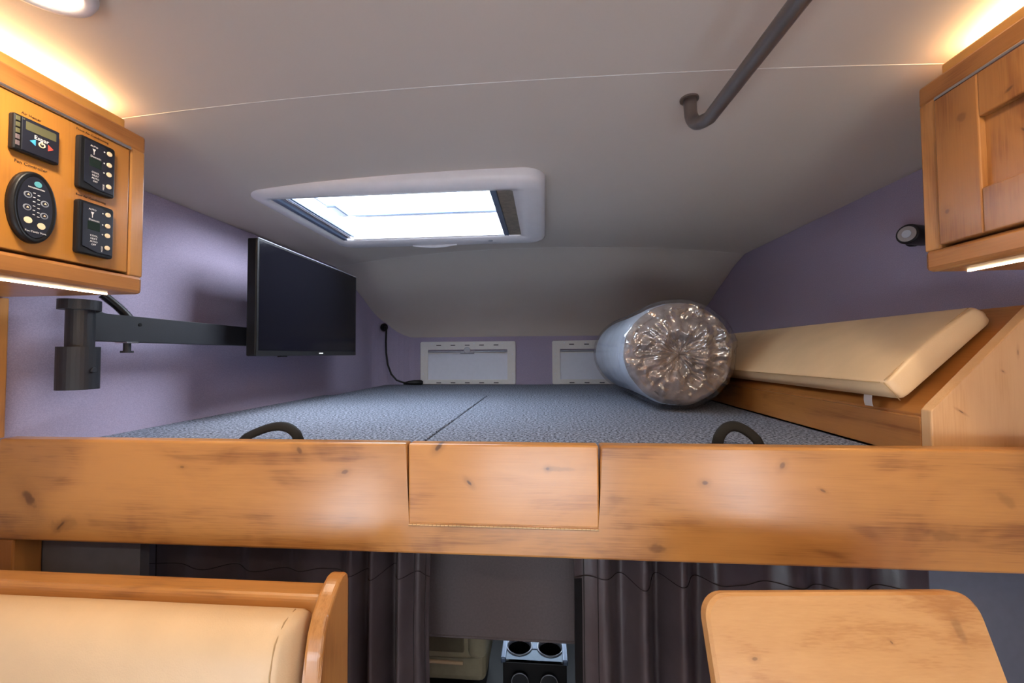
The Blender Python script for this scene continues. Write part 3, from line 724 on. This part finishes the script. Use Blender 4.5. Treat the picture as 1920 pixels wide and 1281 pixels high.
# ------------------------------------------------------------------ below the bunk: curtains, shade, cab
def curtain(x0, x1, fn, label):
    t = thing('privacy_curtain', ((x0+x1)/2, .86, -1.38), label, 'curtain', 'cab privacy curtains')
    nx = 240; nz = 26; bm = bm_new(); g = []
    for j in range(nz):
        z = -.26 - 1.12*j/(nz-1); row = []
        for i in range(nx):
            u = i/(nx-1); x, y = fn(u, z); row.append(bm.verts.new((x, y, z)))
        g.append(row)
    for a, b in zip(g, g[1:]):
        for i in range(nx-1): bm.faces.new((a[i], a[i+1], b[i+1], b[i]))
    bmesh.ops.solidify(bm, geom=list(bm.faces), thickness=.0015)
    finish('cloth', bm, M['brown'], t, True)
    return t
def fold(x, z, spots, base=.862):
    y = base
    for c, wd, amp, ph in spots:
        e = math.exp(-((x-c)/wd)**2); y += amp*e*math.sin((x-c)*ph + noise.noise(Vector((x*3, z*2.2, 1)))*1.2)
    y += .004*noise.noise(Vector((x*14, z*5, 3))) + .010*noise.noise(Vector((x*22, z*2.0, 9)))*min(1, max(0, (-z-.36)*3))
    return y
def fnL(u, z):
    x = -.921 + .671*u
    sh = .010*math.sin((z+.4)*6)*u
    return x+sh*.5, fold(x, z, [(-.355, .075, .034, 104), (-.62, .18, .014, 52), (-.28, .05, .008, 60)])
def fnR(u, z):
    x = .057 + .693*u
    return x + .03*u*(1-u)*max(0, -z-.45), fold(x, z, [(.215, .11, .036, 80), (.52, .18, .015, 55), (.10, .03, .005, 60)])
cL = curtain(-.921, -.25, fnL, 'dark brown leatherette curtain hanging behind the tan seat back')
cR = curtain(.057, .75, fnR, 'dark brown leatherette curtain hanging behind the wooden tabletop')
def hem(t, fn, z, us, name='hem_stitch'):
    tube(name, [(fn(u, z)[0], fn(u, z)[1]-.0014, z+.004*math.sin(u*23)) for u in us], .0008, M['stitch'], t, 5)
hem(cL, fnL, -.476, [k/160 for k in range(161)]); hem(cR, fnR, -.470, [k/160 for k in range(161)])
def vst(t, fn, u, name='edge_stitch'):
    tube(name, [(fn(u, z)[0], fn(u, z)[1]-.0014, z) for z in [-.30-.9*k/40 for k in range(41)]], .0010, M['stitch'], t, 5)
for u in (.006, .045, .905, .945, .985): vst(cL, fnL, u)
for u in (.03, .07): vst(cR, fnR, u)
bm = bm_new(); g = [[bm.verts.new((fnR(u, z)[0], fnR(u, z)[1]-.002, z)) for u in (.001, .012, .024)] for z in [-.472-.8*k/30 for k in range(31)]]
for a, b in zip(g, g[1:]):
    for i in range(2): bm.faces.new((a[i], a[i+1], b[i+1], b[i]))
bmesh.ops.solidify(bm, geom=list(bm.faces), thickness=-.0012)
tag(finish('hook_tape', bm, M['velcro'], cR), 'black hook tape along the curtain edge')
t = thing('privacy_screen', (-.11, 1.0, -.705), 'dark brown fabric screen hanging in the middle between the curtains', 'screen')
box('cloth', -.335, .125, 1.000, 1.004, -.702, -.246, M['shade'], t)
cyl('bottom_bar', (-.335, 1.002, -.702), (1, 0, 0), .004, .46, M['shade'], t, 10)

t = thing('captain_chair', (-.49, 1.5, -1.5), 'beige leather cab chair seen from behind under the brown screen', 'chair')
def tiltbox(name, x0, x1, y0, y1, z0, z1, m, bev, tilt=.12):
    bm = bm_new(); abox(bm, x0, x1, y0, y1, z0, z1, bev, 4)
    for v in bm.verts: v.co.y -= (v.co.z+1.1)*tilt
    return finish(name, bm, m, t, True)
tiltbox('backrest', -.74, -.245, 1.44, 1.56, -1.10, -.55, M['beige'], .03)
tiltbox('back_panel', -.70, -.295, 1.428, 1.445, -1.055, -.60, M['beige2'], .005)
tiltbox('side_bolster', -.285, -.215, 1.425, 1.57, -1.085, -.58, M['beige'], .03)
tube('piping', [(-.70, 1.432, -1.092), (-.30, 1.432, -1.097)], .006, M['tan'], t, 8)
box('seat_cushion', -.74, -.23, 1.52, 2.0, -1.24, -1.10, M['beige'], t, .03, 3)
box('seat_base', -.68, -.28, 1.50, 1.95, ZF, -1.24, M['dark'], t)
t = thing('cab_console', (-.05, 1.6, ZF), 'black cab console with a pale blue cup holder tray', 'console')
box('body', -.160, .068, 1.462, 2.2, ZF, -1.185, M['black'], t, .004)
box('rear_face', -.160, .068, 1.462, 1.470, -1.186, -1.106, M['black'], t, .002)
CX = ((-.105, 1.535), (.010, 1.535))
# top tray with two round holes: built as a ring plate around each cup
bm = bm_new()
def ringv(pts, z):
    vs = [bm.verts.new((x, y, z)) for x, y in pts]; return vs, [bm.edges.new((vs[i], vs[(i+1) % len(vs)])) for i in range(len(vs))]
ed = ringv([(-.155, 1.468), (.063, 1.468), (.063, 2.1), (-.155, 2.1)], -1.1)[1]
for x, y in CX: ed += ringv([(x+.046*math.cos(2*math.pi*k/32), y+.046*math.sin(2*math.pi*k/32)) for k in range(32)], -1.1)[1]
bmesh.ops.triangle_fill(bm, edges=ed, use_beauty=True)
finish('tray', bm, plain('satin tray', (.09, .125, .17), .35, metal=.4), t)
for x, y in CX:
    bm = bm_new(); n = 36
    loft(bm, [[(x+r*math.cos(2*math.pi*k/n), y+r*math.sin(2*math.pi*k/n), z) for k in range(n)] for r, z in ((.050, -1.101), (.050, -1.098), (.047, -1.096), (.044, -1.098), (.042, -1.112))])
    tag(finish('cup_ring', bm, M['grey'], t, True), 'shiny ring of a cup holder')
    bm = bm_new(); loft(bm, [[(x+r*math.cos(2*math.pi*k/n), y+r*math.sin(2*math.pi*k/n), z) for k in range(n)] for r, z in ((.0425, -1.108), (.040, -1.184))]); finish('cup_well', bm, M['black'], t, True)
    cyl('cup_floor', (x, y, -1.1845), (0, 0, 1), .041, .002, M['velcro'], t, 28)
for xx in (-.160, .062): box('side_trim', xx-.008, xx+.010, 1.462, 2.1, -1.112, -1.092, M['steelblue'], t, .004)
box('cup_bridge', -.062, -.033, 1.52, 1.55, -1.110, -1.098, M['steelblue'], t, .002)
for x in (-.098, .005):
    cyl('rear_knob', (x, 1.452, -1.165), (0, 1, 0), .030, .012, M['blackm'], t, 28, bev=.003)
    bm = bm_new(); n = 30
    atube(bm, [(x+.030*math.cos(2*math.pi*k/n), 1.451, -1.165+.030*math.sin(2*math.pi*k/n)) for k in range(n+1)], .0016, 6); finish('knob_ring', bm, M['grey'], t, True)

# ------------------------------------------------------------------ foreground seat back on the left
t = thing('dinette_seat', (-.72, .60, ZF), 'wood framed dinette seat with tan leather back in the lower left foreground', 'seat')
box('top_rail', XL+.002, -.352, .612, .655, -.420, -.3785, M['wood_x'], t, .010, 4)
box('back_board', XL+.002, -.352, .625, .645, -1.1, -.42, M['wood_x'], t)
prof = [(.655, -1.2), (.655, -.372), (.652, -.362), (.645, -.357), (.634, -.357), (.622, -.362), (.606, -.374), (.590, -.392), (.578, -.414), (.571, -.44), (.568, -.48), (.568, -1.2)]
prism('end_panel', prof, 'x', -.357, -.329, M['wood_z'], t, .006, 3)
box('seat_box', XL+.002, -.33, .10, .655, ZF, -1.2, M['wood_x'], t)
bm = bm_new(); nY = 14
secs = []
def bsec(x, k):
    pts = []
    prof = [(.612, -.398), (.600, -.3905), (.585, -.3895), (.572, -.393), (.560, -.400), (.551, -.411), (.545, -.425), (.541, -.445), (.538, -.48), (.536, -.56), (.536, -1.1), (.612, -1.1)]
    return [(x, .612+(y-.612)*(1-k*.5), z-k*.012) for y, z in prof]
xs = [XL+.004 + (.735)*i/30 for i in range(31)]
for x in xs:
    secs.append(bsec(x, .03*math.sin(x*9)**2))
secs += [bsec(-.378, .12), bsec(-.372, .35), bsec(-.369, .7)]
L = loft(bm, secs); bm.faces.new(L[0]); bm.faces.new(L[-1])
cu = tag(finish('backrest_cushion', bm, M['tan'], t, True), 'thick tan leather backrest cushion')
tube('seam', [(-.386, y-.0012, z) for y, z in ((.598, -.3900), (.572, -.393), (.551, -.411), (.541, -.445), (.5375, -.48), (.5355, -.56), (.5355, -.8))], .0011, M['tanseam'], cu, 6)

# ------------------------------------------------------------------ wooden tabletop on the right
up = Vector((-.0196, .3536, .9352)); xd = Vector((.38, .05, 0)); xd = (xd - up*xd.dot(up)).normalized(); nd = up.cross(xd)  # nd: back to front
org = Vector((.211, .599, -.338))
bm = bm_new(); W_, H_ = .392, .62
def P3(u, v, d): return org + xd*u + up*(v) + nd*d
lo = []
for ins, d in ((.004, 0), (0, .004), (0, .018), (.003, .0225), (.008, .024)):
    lo.append([P3(u, v, -.024+d) for u, v in rrect(ins, W_-ins, -H_+ins, -ins, .032-ins*.5, 8)])
nd_sign = 1 if nd.y < 0 else -1
if nd_sign < 0:
    lo = [[p - nd*0 for p in l] for l in lo]
L = loft(bm, lo); bm.faces.new(L[0]); bm.faces.new(L[-1])
tt = thing('folding_table', (.40, .5, ZF), 'honey wood tabletop with rounded corners leaning back in the lower right', 'table')
finish('tabletop', bm, M['table'], tt)
bm = bm_new(); a = P3(.2, -.5, 0); atube(bm, [a+Vector((0, .05, 0)), (a.x, a.y+.06, ZF)], .022, 16); finish('support_leg', bm, M['chrome'], tt, True)
